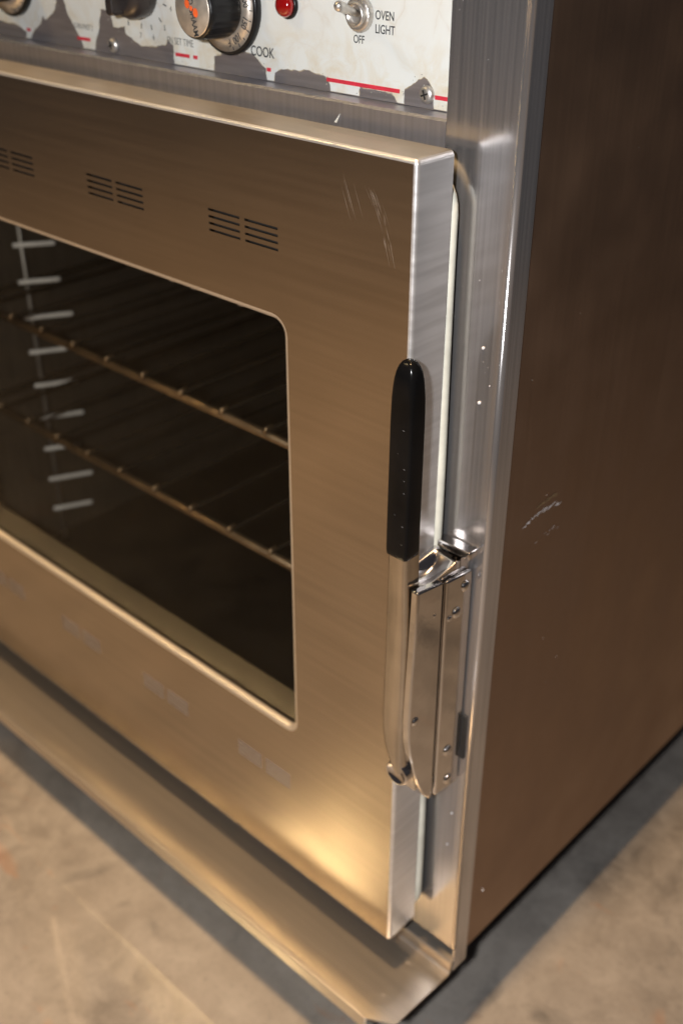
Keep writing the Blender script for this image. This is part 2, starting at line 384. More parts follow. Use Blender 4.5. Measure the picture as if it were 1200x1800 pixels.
# --- drip tray along the bottom front
def tray():
    t = group_part('drip_tray', oven)
    prof = [(0.012, -0.0335), (-0.0010, -0.0350), (-0.0022, -0.0362), (-0.0028, -0.0462), (-0.0045, -0.0475), (-0.010, -0.0472)]
    for k in range(1, 13):
        t_ = k / 12; prof.append((-0.010 - 0.0720 * t_, -0.0472 + 0.0064 * t_))
    prof += [(-0.0829, -0.0413), (-0.0833, -0.0424), (-0.0834, -0.0440), (-0.0834, -0.0545)]
    th = 0.0012
    bot = [(y + (0.0 if k < len(prof) - 4 else 0.0011), z - (th if k < len(prof) - 3 else 0.0004)) for k, (y, z) in enumerate(prof)]
    cs = prof + bot[::-1]; n = len(cs)
    NX = 46
    xs = [XL + 0.001 + (-0.0005 - XL - 0.001) * i / NX for i in range(NX + 1)]
    bm = bmesh.new(); grid = []
    for x in xs:
        row = []
        for (y, z) in cs:
            wv = 0.0003 * math.sin(x * 31 + 1) + 0.00015 * math.sin(x * 77)
            row.append(bm.verts.new((x, y, z + wv * max(0, (-y - 0.01) / 0.07))))
        grid.append(row)
    for A, B in zip(grid, grid[1:]):
        for k in range(n):
            f = bm.faces.new((A[k], A[(k + 1) % n], B[(k + 1) % n], B[k])); f.smooth = True
    bm.faces.new(grid[0]); bm.faces.new(grid[-1])
    for (co, no) in (((-0.0005, -0.0700, 0), (0.53, -0.85, 0)), ((XL + 0.001, -0.0700, 0), (-0.53, -0.85, 0))):
        res = bmesh.ops.bisect_plane(bm, geom=list(bm.verts) + list(bm.edges) + list(bm.faces), plane_co=co, plane_no=no, clear_outer=True)
        ce = [e for e in res['geom_cut'] if isinstance(e, bmesh.types.BMEdge)]
        for f in bmesh.ops.holes_fill(bm, edges=ce, sides=0)['faces']: f.smooth = False
    bmesh.ops.recalc_face_normals(bm, faces=bm.faces)
    for e in bm.edges:
        if len(e.link_faces) == 2 and e.calc_face_angle(0) > 0.6: e.smooth = False
    done(bm, 'tray_sheet', 'tray_steel', t)
    # dents and solder marks near the right end
    bm = bmesh.new()
    for (x, y, rx, ry) in ((-0.030, -0.020, 0.0035, 0.0004), (-0.024, -0.058, 0.0016, 0.0006), (-0.011, -0.030, 0.003, 0.0003)):
        z = -0.0472 + 0.0066 * max(0, (-y - 0.01) / 0.0675) + 0.0012
        vv = [bm.verts.new((x + rx * math.cos(a) * (1 + 0.3 * random.random()), y + ry * math.sin(a) * (1 + 0.4 * random.random()), z)) for a in [k * math.pi / 5 for k in range(10)]]
        bm.faces.new(vv)
    o = done(bm, 'scuff_mark', 'faint_mark', t); o['kind'] = 'stuff'
tray()

# ================================================================== control panel
panel = box_obj('control_panel', (XL + 0.049, -0.0489, YP, YP + 0.002, 0.6114, ZT - 0.002), 'panel_steel', oven)
# white label film, its torn lower outline
def px_to_panel(u, v, y=YP - 0.0004):
    d = RIGHT * ((u - 600) / 1917.8) + UP * ((900 - v) / 1917.8) + FWD
    t = (y - CAM.y) / d.y
    p = CAM + d * t
    return (p.x, p.z)
low = [(787, 210), (762, 205), (760.5, 157.5), (752, 143), (745, 135), (729, 143.5), (710, 157.5), (708, 190), (697.5, 180), (689, 164), (659, 157), (631, 152), (629, 176), (582, 168),
       (578, 147), (573, 135), (554, 128), (538, 122.5), (505, 121), (494, 121), (482, 128), (479, 150), (470, 150), (468, 122), (452, 103), (442, 94.5), (421, 86), (377, 98), (375, 135),
       (308, 122), (306, 81), (294, 69), (290, 79), (271, 81), (250, 79), (233, 69), (221, 58), (221, 46), (200, 48), (194, 21), (177, 15), (173, 54), (169, 71), (167, 90), (150, 90),
       (144, 71), (133, 50), (119, 25), (112, 0), (110, -45), (97, -45), (99, 0), (96, 17), (81, 35), (75, 27), (72, 42), (56, 58), (54, 75), (48, 75), (47, 54), (25, 40), (0, 37), (-60, 30), (-120, 40)]
pts = [px_to_panel(u, v) for u, v in low]
fine = []
for (a, b_) in zip(pts, pts[1:]):
    L = math.hypot(b_[0] - a[0], b_[1] - a[1]); n = max(1, int(L / 0.0008))
    for k in range(n):
        s = k / n; x = a[0] + (b_[0] - a[0]) * s; z = a[1] + (b_[1] - a[1]) * s
        j = 0.0006 if k else 0.0003
        nv = noise.noise_vector(Vector((x * 420, 0, z * 420))) + 1.3 * noise.noise_vector(Vector((x * 150, 5, z * 150)))
        fine.append((x + nv.x * j, z + nv.y * j))
fine = [(min(x, -0.0492), max(z, 0.6120)) for x, z in fine]
fine += [(-0.66, 0.63), (-0.66, ZT - 0.004), (-0.0492, ZT - 0.004)]
from mathutils.geometry import tessellate_polygon
ded = []
for p in fine:
    if not ded or math.hypot(p[0] - ded[-1][0], p[1] - ded[-1][1]) > 0.0001: ded.append(p)
tris = tessellate_polygon([[Vector((x, z, 0)) for x, z in ded]])
bm = bmesh.new(); va = [bm.verts.new((x, YP - 0.0004, z)) for x, z in ded]
for t_ in tris:
    try: bm.faces.new([va[i] for i in t_])
    except ValueError: pass
ext = bmesh.ops.extrude_face_region(bm, geom=list(bm.faces))
for e in ext['geom']:
    if isinstance(e, bmesh.types.BMVert): e.co.y = YP - 0.00003
done(bm, 'label_film', 'film', panel)
# glue left along the torn edge
n_ = len(fine) - 3; glue_a, glue_b = [], []
for i in range(0, n_):
    p = Vector(fine[i]); q = Vector(fine[min(i + 1, n_ - 1)]) - Vector(fine[max(i - 1, 0)])
    if q.length < 1e-7: continue
    d = Vector((q.y, -q.x)).normalized()
    wv = max(0.0, 0.0004 + 0.0011 * noise.noise(Vector((p.x * 260, 3, p.y * 260))))
    glue_a.append(p + d * 0.0003); glue_b.append(p - d * wv)
bm = bmesh.new()
va = [bm.verts.new((p.x, YP - 0.00012, p.y)) for p in glue_a]; vb = [bm.verts.new((min(p.x, -0.0492), YP - 0.00010, max(p.y, 0.6118))) for p in glue_b]
for i in range(len(va) - 1): bm.faces.new((va[i], va[i + 1], vb[i + 1], vb[i]))
o = done(bm, 'label_residue', 'residue', panel); o['kind'] = 'stuff'
# flecks of film still stuck to the bare metal, and bare chips in the film's edge
for nm, mt_, sgn, yy in (('film_flecks', 'film', -1, YP - 0.00014), ('bare_chips', 'panel_steel', 1, YP - 0.00048)):
    bm = bmesh.new()
    for k in range(70):
        i = random.randrange(3, n_ - 3); p = Vector(fine[i]); q = Vector(fine[i + 1]) - Vector(fine[i - 1])
        if q.length < 1e-7: continue
        d = Vector((q.y, -q.x)).normalized() * sgn
        c_ = p + d * abs(random.gauss(0, 0.0016)); r1 = random.uniform(0.00012, 0.00055) * (1.0 if sgn < 0 else 0.8)
        if c_.y < 0.6130 or c_.x > -0.050: continue
        bm.faces.new([bm.verts.new((c_.x + r1 * random.uniform(0.5, 1.5) * math.cos(a_), yy - 0.0000015 * k, c_.y + r1 * random.uniform(0.4, 1.3) * math.sin(a_))) for a_ in [j_ * math.pi / 3 for j_ in range(6)]])
    o = done(bm, nm, mt_, panel); o['kind'] = 'stuff'
# red stripe pieces
def stripe(x0, x1, slope=0.0, w=0.0011):
    bm = bmesh.new(); zc = 0.6181
    prism(bm, [(x0, zc - w), (x1, zc - w), (x1 + 0.0002, zc + w), (x0 - 0.0002, zc + w)], 'y', YP - 0.00055, YP - 0.0002)
    done(bm, 'stripe', 'red_ink', panel)
for x0, x1 in ((-0.150, -0.0938), (-0.0684, -0.0494), (-0.2886, -0.2745), (-0.2705, -0.2665), (-0.3990, -0.3835), (-0.4640, -0.4590), (-0.2010, -0.1975)): stripe(x0, x1)
TY = YP - 0.00046
text('lettering', 'OVEN', (-0.1128, TY, 0.6537), 0.0066, 'ink', panel, sx=0.78, bold=0.00006)
text('lettering', 'LIGHT', (-0.1128, TY, 0.6466), 0.0066, 'ink', panel, sx=0.78, bold=0.00006)
text('lettering', 'OFF', (-0.1290, TY, 0.6402), 0.0060, 'ink', panel, sx=0.80, bold=0.00006)
text('lettering', 'COOK', (-0.2150, TY, 0.6250), 0.0082, 'ink', panel, sx=0.84, bold=0.00008)
text('lettering', 'EN SET TIME', (-0.2965, TY, 0.6241), 0.0062, 'worn_ink', panel, sx=0.78)
text('lettering', 'TURN PAST 2', (-0.4020, TY, 0.6245), 0.0052, 'worn_ink', panel, sx=0.74)
# timer dial marks
TC = (-0.3175, 0.654)
for i, (lab, ang) in enumerate((('4', -72), ('5', -43), ('6', -14), ('7', 14), ('8', 43), ('9', 72))):
    a = R(ang); x = TC[0] - math.sin(a) * 0.0285; z = TC[1] - math.cos(a) * 0.0285
    if z > 0.668: continue
    mt_ = Matrix.Translation((x, TY, z)) @ Matrix.Rotation(math.pi / 2, 4, 'X') @ Matrix.Rotation(R(random.uniform(-4, 4)), 4, 'Z')
    text('numeral', lab, None, 0.0048, 'ink', panel, align='CENTER', mtx=mt_, sx=0.8)
    for rr_, wd in ((0.0222, 0.0004),):
        bm = bmesh.new(); cx = TC[0] - math.sin(a) * rr_; cz = TC[1] - math.cos(a) * rr_
        d = Vector((-math.sin(a), -math.cos(a))); n_ = Vector((d.y, -d.x)); q = []
        for s, t in ((-1, -1), (1, -1), (1, 1), (-1, 1)):
            p = Vector((cx, cz)) + d * 0.0017 * s + n_ * wd * t; q.append((p.x, p.y))
        prism(bm, q, 'y', YP - 0.0005, YP - 0.0002); done(bm, 'dial_mark', 'ink', panel)
# panel screws
def screw(x, z, y, r, parent, axis=(0, -1, 0), mat='nickel'):
    bm = bmesh.new(); ax = Vector(axis)
    lathe(bm, [(r, 0), (r, r * 0.12), (r * 0.92, r * 0.34), (r * 0.72, r * 0.52), (r * 0.40, r * 0.62), (r * 0.1, r * 0.65)], (x, y, z), axis, 28)
    for e in bm.edges: e.smooth = True
    s = done(bm, 'screw', mat, parent)
    return s
def cross_recess(x, y, z, r, ang, parent):
    bm = bmesh.new()
    for k in (0, 1):
        a = R(ang + 90 * k); d = Vector((math.cos(a), math.sin(a))); n_ = Vector((-d.y, d.x)); q = []
        for s, t in ((-1, -1), (1, -1), (1, 1), (-1, 1)):
            p = Vector((x, z)) + d * r * 0.52 * s + n_ * r * 0.10 * t; q.append((p.x, p.y))
        prism(bm, q, 'y', y - 0.00025 - 0.0001 * k, y)
    done(bm, 'screw_recess', 'black_iron', parent)
for x, z in ((-0.0738, 0.6190), (-0.3560, 0.6172)):
    screw(x, z, YP - 0.0003, 0.0049, panel); cross_recess(x, YP - 0.0003 - 0.0031, z, 0.0049, 20, panel)

# --- dial knobs
def dial_knob(x, z, rot, numbers):
    k = group_part('dial_knob', oven); c = (x, YP - 0.0006, z)
    bm = bmesh.new(); lathe(bm, [(0.0275, 0), (0.0282, 0.0012), (0.0282, 0.0048), (0.0274, 0.0056), (0.0262, 0.0056)], c, seg=72); done(bm, 'skirt', 'black_plastic', k)
    bm = bmesh.new(); lathe(bm, [(0.0258, 0.0052), (0.0262, 0.0059), (0.0160, 0.0074), (0.0155, 0.0070)], c, seg=72); done(bm, 'dial_ring', 'dial_ring', k)
    bm = bmesh.new()
    lathe(bm, [(0.0172, 0.0066), (0.0176, 0.0090), (0.0172, 0.0265), (0.0168, 0.0295), (0.0160, 0.0306), (0.0150, 0.0306)], c, seg=96, ripple=((1, 2), 0.012, 2)); done(bm, 'grip_barrel', 'black_plastic', k)
    bm = bmesh.new(); lathe(bm, [(0.0152, 0.0302), (0.0155, 0.0309), (0.0150, 0.0313), (0.0001, 0.0312)], c, seg=64); done(bm, 'cap', 'dial_ring', k)
    # brand mark on the cap, turned with the dial
    yf = c[1] - 0.0315
    base = Matrix.Translation((x, yf, z)) @ Matrix.Rotation(math.pi / 2, 4, 'X') @ Matrix.Rotation(R(rot), 4, 'Z')
    text('lettering', 'ALTO', None, 0.0062, 'ink', k, bold=0.0001, align='CENTER', mtx=base @ Matrix.Translation((-0.0085, 0, 0)), sx=0.75)
    text('lettering', 'SHAAM', None, 0.0062, 'ink', k, bold=0.0001, align='CENTER', mtx=base @ Matrix.Translation((0.0075, 0, 0)), sx=0.75)
    for (dx, dy, r1) in ((-0.0036, -0.0032, 0.0021), (0.0022, 0.0030, 0.0021), (-0.0006, -0.0002, 0.0012)):
        bm = bmesh.new(); q = []
        for i in range(18):
            a = i * 2 * math.pi / 18; p = base @ Vector((dx + r1 * 1.25 * math.cos(a), dy + r1 * math.sin(a), 0)); q.append((p.x, p.z))
        prism(bm, q, 'y', yf - 0.00008, yf + 0.0002); done(bm, 'brand_mark', 'orange_ink', k)
    for lab, ang in numbers:
        a = R(ang); rr_ = 0.0209
        px, pz = x + math.cos(a) * rr_, z + math.sin(a) * rr_
        yy = c[1] - 0.0070
        mt_ = Matrix.Translation((px, yy, pz)) @ Matrix.Rotation(math.pi / 2, 4, 'X') @ Matrix.Rotation(a - math.pi / 2, 4, 'Z')
        text('numeral', lab, None, 0.0064, 'ink', k, align='CENTER', mtx=mt_, sx=0.8, bold=0.00008)
    for i in range(22):
        a = R(-72 + i * 14.0)
        d = Vector((math.cos(a), math.sin(a))); n_ = Vector((-d.y, d.x)); q = []
        for s, t in ((-1, -1), (1, -1), (1, 1), (-1, 1)):
            p = Vector((x, z)) + d * (0.0247 + (0.0013 if i % 2 else 0.0009) * s) + n_ * 0.00022 * t; q.append((p.x, p.y))
        bm = bmesh.new(); prism(bm, q, 'y', c[1] - 0.0064, c[1] - 0.0056); done(bm, 'dial_mark', 'ink', k)
dial_knob(-0.2315, 0.652, -78, (('F', -76), ('100', -55), ('150', -22), ('200', 12)))
dial_knob(-0.4745, 0.655, 20, ())
# --- timer knob
tk = group_part('timer_knob', oven)
bm = bmesh.new(); lathe(bm, [(0.0145, 0.0008), (0.0158, 0.003), (0.0162, 0.009), (0.0156, 0.015), (0.0135, 0.019), (0.0100, 0.0208)], (TC[0], YP, TC[1]), seg=48); done(bm, 'knob_body', 'brown_plastic', tk)
bm = bmesh.new(); prism(bm, rrect(TC[0] - 0.0036, TC[0] + 0.0036, TC[1] - 0.0125, TC[1] + 0.0125, 0.003), 'y', YP - 0.030, YP - 0.0185, 0.001); done(bm, 'finger_bar', 'brown_plastic', tk)
# --- indicator lamp
il = group_part('indicator_light', oven)
bm = bmesh.new(); lathe(bm, [(0.0074, 0.0002), (0.0078, 0.001), (0.0076, 0.0026), (0.0068, 0.0030)], (-0.1800, YP - 0.0004, 0.6560), seg=40); done(bm, 'bezel', 'black_plastic', il)
bm = bmesh.new(); lathe(bm, [(0.0066, 0.0024), (0.0066, 0.0045), (0.0058, 0.0064), (0.0042, 0.0076), (0.0020, 0.0082), (0.0003, 0.0083)], (-0.1800, YP - 0.0004, 0.6560), seg=40); done(bm, 'lens', 'red_lens', il)
# --- toggle switch
ts = group_part('toggle_switch', oven); c = (-0.1230, YP - 0.0004, 0.6555)
bm = bmesh.new(); lathe(bm, [(0.0090, 0), (0.0093, 0.0006), (0.0093, 0.0030), (0.0084, 0.0042), (0.0070, 0.0046), (0.0066, 0.0036)], c, seg=96, ripple=((1, 2), 0.012, 2)); done(bm, 'ring_nut', 'nickel', ts)
bm = bmesh.new(); lathe(bm, [(0.0067, 0.002), (0.0067, 0.0052), (0.0062, 0.0066), (0.0050, 0.0066), (0.0046, 0.0030), (0.0040, 0.0026)], c, seg=40); done(bm, 'bushing', 'nickel', ts)
p0 = Vector((c[0], c[1] - 0.002, c[2])); p1 = Vector((-0.1150, -0.0125, 0.6622)); ax = (p1 - p0); L = ax.length
bm = bmesh.new(); lathe(bm, [(0.0017, 0), (0.0020, L * 0.4), (0.0028, L * 0.85), (0.0029, L - 0.0006), (0.0026, L + 0.0008), (0.0017, L + 0.0020), (0.0003, L + 0.0024)], p0, ax, 28)
for e in bm.edges: e.smooth = True
done(bm, 'bat_lever', 'nickel', ts)

# ================================================================== door
X0 = XL - XD                     # door left edge, symmetric with the right
WX1, WX0, WZ0, WZ1 = -0.1345, XL + 0.1345, 0.1570, 0.4865
slots = []
def vent_slots(cx, zt):
    for cxx in (cx - 0.0165, cx + 0.0165):
        for k in range(4):
            z = zt - k * 0.00425
            slots.append((cxx - 0.0143, cxx + 0.0143, z - 0.00075, z + 0.00075))
vents_top = [-0.1672, -0.2940, -0.4210, -0.5475]; vents_bot = [-0.1711, -0.2964, -0.4222, -0.5480]
for cx in vents_top: vent_slots(cx, 0.5440)
for cx in vents_bot: vent_slots(cx, 0.1045)
bm = bmesh.new()
rc = 0.0032
def outer(inset, y): return ring_verts(bm, rrect(X0 + inset, XD - inset, 0 + inset, 0.6 - inset, max(0.0006, rc - inset), 4), y)
L0 = outer(0.0026, DY); L1 = outer(0.0016, DY + 0.00022); L1b = outer(0.00075, DY + 0.00075); L2 = outer(0.00022, DY + 0.0016); L3 = outer(0, DY + 0.0026); L4 = outer(0, DB); L5 = outer(0.004, DB)
bridge(bm, L0, L1); bridge(bm, L1, L1b); bridge(bm, L1b, L2); bridge(bm, L2, L3); side_faces = bridge(bm, L3, L4, False); bridge(bm, L4, L5, False)
def hole(inset, y): return ring_verts(bm, rrect(WX0 - inset, WX1 + inset, WZ0 - inset, WZ1 + inset, 0.009 + inset, 6), y)
H0 = hole(0.0040, DY); H1 = hole(0.0025, DY + 0.0003); H2 = hole(0.0012, DY + 0.0011); H3 = hole(0.0003, DY + 0.0025); H3b = hole(0.0, DY + 0.0040); H4 = hole(0.0, DY + 0.0056); H5 = hole(0.006, DY + 0.0058)
for A, B in ((H0, H1), (H1, H2), (H2, H3), (H3, H3b), (H3b, H4), (H4, H5)): bridge(bm, A, B)
es = loop_edges(bm, L0) + loop_edges(bm, H0)
for (a, b_, c_, d_) in slots:
    S0 = ring_verts(bm, [(a, c_), (b_, c_), (b_, d_), (a, d_)], DY); S1 = ring_verts(bm, [(a, c_), (b_, c_), (b_, d_), (a, d_)], DY + 0.0011)
    bridge(bm, S0, S1, False); es += loop_edges(bm, S0)
r_ = bmesh.ops.triangle_fill(bm, use_beauty=True, use_dissolve=False, edges=es, normal=(0, -1, 0))
for f in r_['geom']:
    if isinstance(f, bmesh.types.BMFace): f.smooth = False
bmesh.ops.recalc_face_normals(bm, faces=bm.faces)
for f in bm.faces:
    cc_ = f.calc_center_median()
    if WX0 - 0.006 < cc_.x < WX1 + 0.006 and WZ0 - 0.006 < cc_.z < WZ1 + 0.006 and cc_.y > DY + 0.00003: f.material_index = 2
    elif cc_.y > DY + 0.00005 and (cc_.x > XD - 0.0025 or cc_.x < X0 + 0.0025 or cc_.z > 0.5975 or cc_.z < 0.0025): f.material_index = 1
for f in bm.faces:
    if f.normal.z > 0.9 and f.calc_center_median().z > 0.598: f.material_index = 3
door = done(bm, 'door', 'door_steel', oven, recalc=False); door.data.materials.append(M['lit_edge_steel']); door.data.materials.append(M['lit_rim_steel']); door.data.materials.append(M['top_steel'])
# a vent = the louvred insert behind each block of slots
for cx, zt in [(c_, 0.5440) for c_ in vents_top] + [(c_, 0.1045) for c_ in vents_bot]:
    bm = bmesh.new()
    box(bm, cx - 0.033, cx + 0.033, DY + 0.0105, DY + 0.0115, zt - 0.0175, zt + 0.0045)
    low_ = zt < 0.3
    for k in range(4):
        z = zt - k * 0.00425
        tilt = 0.0016
        for cxx in (cx - 0.0165, cx + 0.0165):
            yy0 = DY + (0.0005 if low_ else 0.0035)
            q = [(yy0, z - 0.0020), (yy0 + 0.006, z + 0.0006), (yy0 + 0.006, z + 0.0001), (yy0, z - 0.0025)] if not low_ else [(DY + 0.0012, z + 0.0012), (DY + 0.0002, z + 0.0001), (DY + 0.0006, z - 0.0007), (DY + 0.0030, z - 0.0007)]
            prism(bm, q, 'x', cxx - 0.0143, cxx + 0.0143)
    done(bm, 'vent', 'lit_vent_lip' if low_ else 'black_iron', door)  # lower inserts painted pale as lit, upper ones black as shaded
# window: reveal frame, pane, inner frame
bm = bmesh.new()
A = ring_verts(bm, rrect(WX0 - 0.003, WX1 + 0.003, WZ0 - 0.003, WZ1 + 0.003, 0.010, 6), DY + 0.0095)
B = ring_verts(bm, rrect(WX0 - 0.001, WX1 + 0.001, WZ0 - 0.001, WZ1 + 0.001, 0.009, 6), DY + 0.0100)
C_ = ring_verts(bm, rrect(WX0 - 0.001, WX1 + 0.001, WZ0 - 0.001, WZ1 + 0.001, 0.009, 6), -0.016)
D_ = ring_verts(bm, rrect(WX0 + 0.003, WX1 - 0.003, WZ0 + 0.003, WZ1 - 0.003, 0.007, 6), -0.0135)
E_ = ring_verts(bm, rrect(WX0 + 0.003, WX1 - 0.003, WZ0 + 0.003, WZ1 - 0.003, 0.007, 6), DB)
for a_, b_ in ((A, B), (B, C_), (C_, D_), (D_, E_)): bridge(bm, a_, b_)
for e in bm.edges:
    if len(e.link_faces) == 2 and e.calc_face_angle(0) > 0.6: e.smooth = False
wf = done(bm, 'window_frame', 'reveal_steel', door)
# back sheet of the door, with its opening
bm = bmesh.new()
A = ring_verts(bm, rrect(X0 + 0.0041, XD - 0.0041, 0.0041, 0.5959, 0.002, 4), DB - 0.0002)
B = ring_verts(bm, rrect(WX0 + 0.0032, WX1 - 0.0032, WZ0 + 0.0032, WZ1 - 0.0032, 0.007, 6), DB - 0.0002)
bmesh.ops.triangle_fill(bm, use_beauty=True, edges=loop_edges(bm, A) + loop_edges(bm, B), normal=(0, 1, 0))
done(bm, 'inner_sheet', 'shaded_cavity_steel', door)
bm = bmesh.new(); prism(bm, rrect(WX0 - 0.004, WX1 + 0.004, WZ0 - 0.004, WZ1 + 0.004, 0.010, 6), 'y', DY + 0.0062, DY + 0.0090)
for f in bm.faces: f.smooth = False
done(bm, 'window_pane', 'glass', door)
for cx in (-0.1850, -0.2310, -0.2540): box_obj('pane_clip', (cx - 0.0022, cx + 0.0022, DY + 0.0102, DY + 0.0120, WZ1 - 0.0050, WZ1 - 0.0015), 'rail_steel', door, 0.0004, 1)
# gasket round the back of the door
bm = bmesh.new()
gp = rrect(X0 + 0.0032, XD - 0.0032, 0.006, 0.5880, 0.022, 8); full = []
for (a, b_) in zip(gp, gp[1:] + gp[:1]):
    n = max(1, int(math.hypot(b_[0] - a[0], b_[1] - a[1]) / 0.02))
    for k in range(n): full.append((a[0] + (b_[0] - a[0]) * k / n, a[1] + (b_[1] - a[1]) * k / n))
full = [(x, -0.0078, z + 0.0) for x, z in full]
full = [(x + 0.0007 * math.sin(z * 19 + 0.6), y, z + 0.0007 * math.sin(x * 17)) for x, y, z in full]
tube(bm, full, 0.0044, 12, closed=True); done(bm, 'gasket', 'gasket', door)
# scratches on the door skin
def sliver(bm, p, q, w, y=None, x=None):
    p, q = Vector(p), Vector(q); d = (q - p).normalized(); n_ = Vector((-d.y, d.x)) * w; mid = (p + q) / 2
    pp = [p, mid + n_, q, mid - n_]
    bm.faces.new([bm.verts.new((a.x, y, a.y) if y is not None else (x, a.x, a.y)) for a in pp])
bm = bmesh.new()
for k in range(26):
    s = random.random(); ox = random.gauss(0, 0.0028)
    a0 = random.uniform(0.0, 0.65); a1 = min(1.0, a0 + random.uniform(0.08, 0.3))
    def cur(t): return Vector((-0.0655 + 0.026 * t - 0.006 * t * t + ox, 0.5815 - 0.050 * t ** 1.25))
    sliver(bm, cur(a0), cur(a1), random.uniform(0.00003, 0.00009), y=DY - 0.00006 - 0.000004 * k)
for k in range(5):
    ox = random.gauss(0, 0.006); p = Vector((-0.085 + ox, 0.588 - random.random() * 0.01)); sliver(bm, p, p + Vector((0.008, -0.02)), 0.00006, y=DY - 0.0002 - 0.000004 * k)
o = done(bm, 'scratch_marks', 'faint_mark', door); o['kind'] = 'stuff'

# ================================================================== latch
latch = group_part('latch', oven)
# handle lever: flat chrome bar bending in towards the pivot
bm = bmesh.new()
lz = [(0.386, -0.0328, -0.0178), (0.352, -0.0329, -0.0170), (0.334, -0.0330, -0.0162), (0.318, -0.0331, -0.0158), (0.290, -0.0336, -0.0156), (0.262, -0.0343, -0.0155), (0.246, -0.0345, -0.0155), (0.236, -0.0341, -0.0154),
      (0.228, -0.0332, -0.0153), (0.221, -0.0315, -0.0152), (0.215, -0.0290, -0.0151), (0.210, -0.0262, -0.0150), (0.206, -0.0232, -0.0150), (0.203, -0.0205, -0.0150)]
rings = []
for (z, xl, xr) in lz:
    ring = []
    for k in range(11):
        t = k / 10; xx = xl + (xr - xl) * t
        edge = min(t, 1 - t) * (xr - xl)
        fy = -0.0584 + 0.0012 * (2 * t - 1) ** 2 + (0.0016 * (1 - edge / 0.0016) ** 2 if edge < 0.0016 else 0)
        ring.append(bm.verts.new((xx, fy, z - 0.004 * (1 - t) * max(0, (0.22 - z) / 0.017))))
    ring += [bm.verts.new((xr, -0.0458, z)), bm.verts.new((xl, -0.0458, z))]
    rings.append(ring)
for A, B in zip(rings, rings[1:]): bridge(bm, A, B)
bm.faces.new(rings[0]); bm.faces.new(rings[-1])
bmesh.ops.recalc_face_normals(bm, faces=bm.faces)
for e in bm.edges:
    if len(e.link_faces) == 2 and e.calc_face_angle(0) > 0.8: e.smooth = False
done(bm, 'handle_lever', 'lever_chrome', latch)
# vinyl grip with a domed end
bm = bmesh.new(); rings = []
zz = [0.3722, 0.3728, 0.376, 0.40, 0.43, 0.46, 0.475, 0.482, 0.487, 0.491, 0.4940, 0.4962, 0.4974, 0.4977]
ss = [0.90, 0.97, 1.0, 1.0, 0.99, 0.98, 0.975, 0.955, 0.91, 0.83, 0.70, 0.52, 0.30, 0.08]
for z, s in zip(zz, ss):
    t = (z - 0.372) / 0.126; cx = -0.0253 + 0.0006 * t; cy = -0.0522
    hx, hy = 0.0083 * s, 0.0067 * (s if s < 0.9 else 1 - (1 - s) * 0.6)
    rr_ = min(hx, hy) * (0.30 + 0.55 * max(0, (z - 0.470) / 0.028))
    rings.append([bm.verts.new((x, y, z)) for x, y in rrect(cx - hx, cx + hx, cy - hy, cy + hy, rr_, 5)])
for A, B in zip(rings, rings[1:]): bridge(bm, A, B)
bm.faces.new(rings[0]); bm.faces.new(rings[-1])
done(bm, 'grip', 'black_vinyl', latch)
# nicks along the grip's front corner, their small glints painted pale
bm = bmesh.new()
def nick(x, z, w):
    bm.faces.new([bm.verts.new((x + dx * w, -0.05905, z + dz * w)) for dx, dz in ((-1, 0.1), (-0.2, -0.25), (1, -0.1), (0.2, 0.2))])
for z, dx, w_ in ((0.4580, -0.0015, 0.0009), (0.4340, -0.0002, 0.0009), (0.4265, 0.0, 0.0007), (0.4185, 0.0002, 0.0008), (0.3960, 0.0, 0.0008), (0.3835, -0.0003, 0.0006), (0.4425, -0.005, 0.0004), (0.4020, -0.006, 0.0005)): nick(-0.0205 + dx, z, w_)
o = done(bm, 'nick_marks', 'nick', latch); o['kind'] = 'stuff'
# housing: front cheek on the door edge, with dished top
def cheek(name, prof, x0, x1, r=0.0016):
    bm = bmesh.new(); prism(bm, prof, 'x', x0, x1, r, 3); return done(bm, name, 'chrome', latch)
cheek('latch_housing', [(-0.0556, 0.3525), (-0.0310, 0.3485), (-0.0300, 0.166), (-0.0330, 0.1655), (-0.0405, 0.1745), (-0.0470, 0.190), (-0.0520, 0.205), (-0.0560, 0.2215), (-0.0585, 0.236), (-0.0592, 0.249), (-0.0585, 0.275), (-0.0570, 0.3075)], -0.0152, -0.0090)
# body between cheek and door edge (top is a sloped dish)
bm = bmesh.new()
NX_, NY_ = 8, 10; grid = []
for i in range(NX_ + 1):
    row = []
    for j in range(NY_ + 1):
        s, t = i / NX_, j / NY_
        x = -0.0328 + s * (0.0328 - 0.0124); y = -0.0455 + t * 0.0345
        z = 0.3490 + 0.0045 * t - 0.0060 * math.sin(math.pi * s) * math.sin(math.pi * min(1, t * 0.9 + 0.1)) + 0.0025 * (1 - s)
        row.append(bm.verts.new((x, y, z)))
    grid.append(row)
for i in range(NX_):
    for j in range(NY_):
        f = bm.faces.new((grid[i][j], grid[i + 1][j], grid[i + 1][j + 1], grid[i][j + 1])); f.smooth = True
rim = [grid[i][0] for i in range(NX_ + 1)] + [grid[NX_][j] for j in range(1, NY_ + 1)] + [grid[i][NY_] for i in range(NX_ - 1, -1, -1)] + [grid[0][j] for j in range(NY_ - 1, 0, -1)]
lowv = [bm.verts.new((v_.co.x, v_.co.y, 0.1800)) for v_ in rim]
bridge(bm, rim, lowv, False); bm.faces.new(lowv)
for e in bm.edges:
    if len(e.link_faces) == 2 and e.calc_face_angle(0) > 0.6: e.smooth = False
done(bm, 'latch_body', 'chrome', latch)
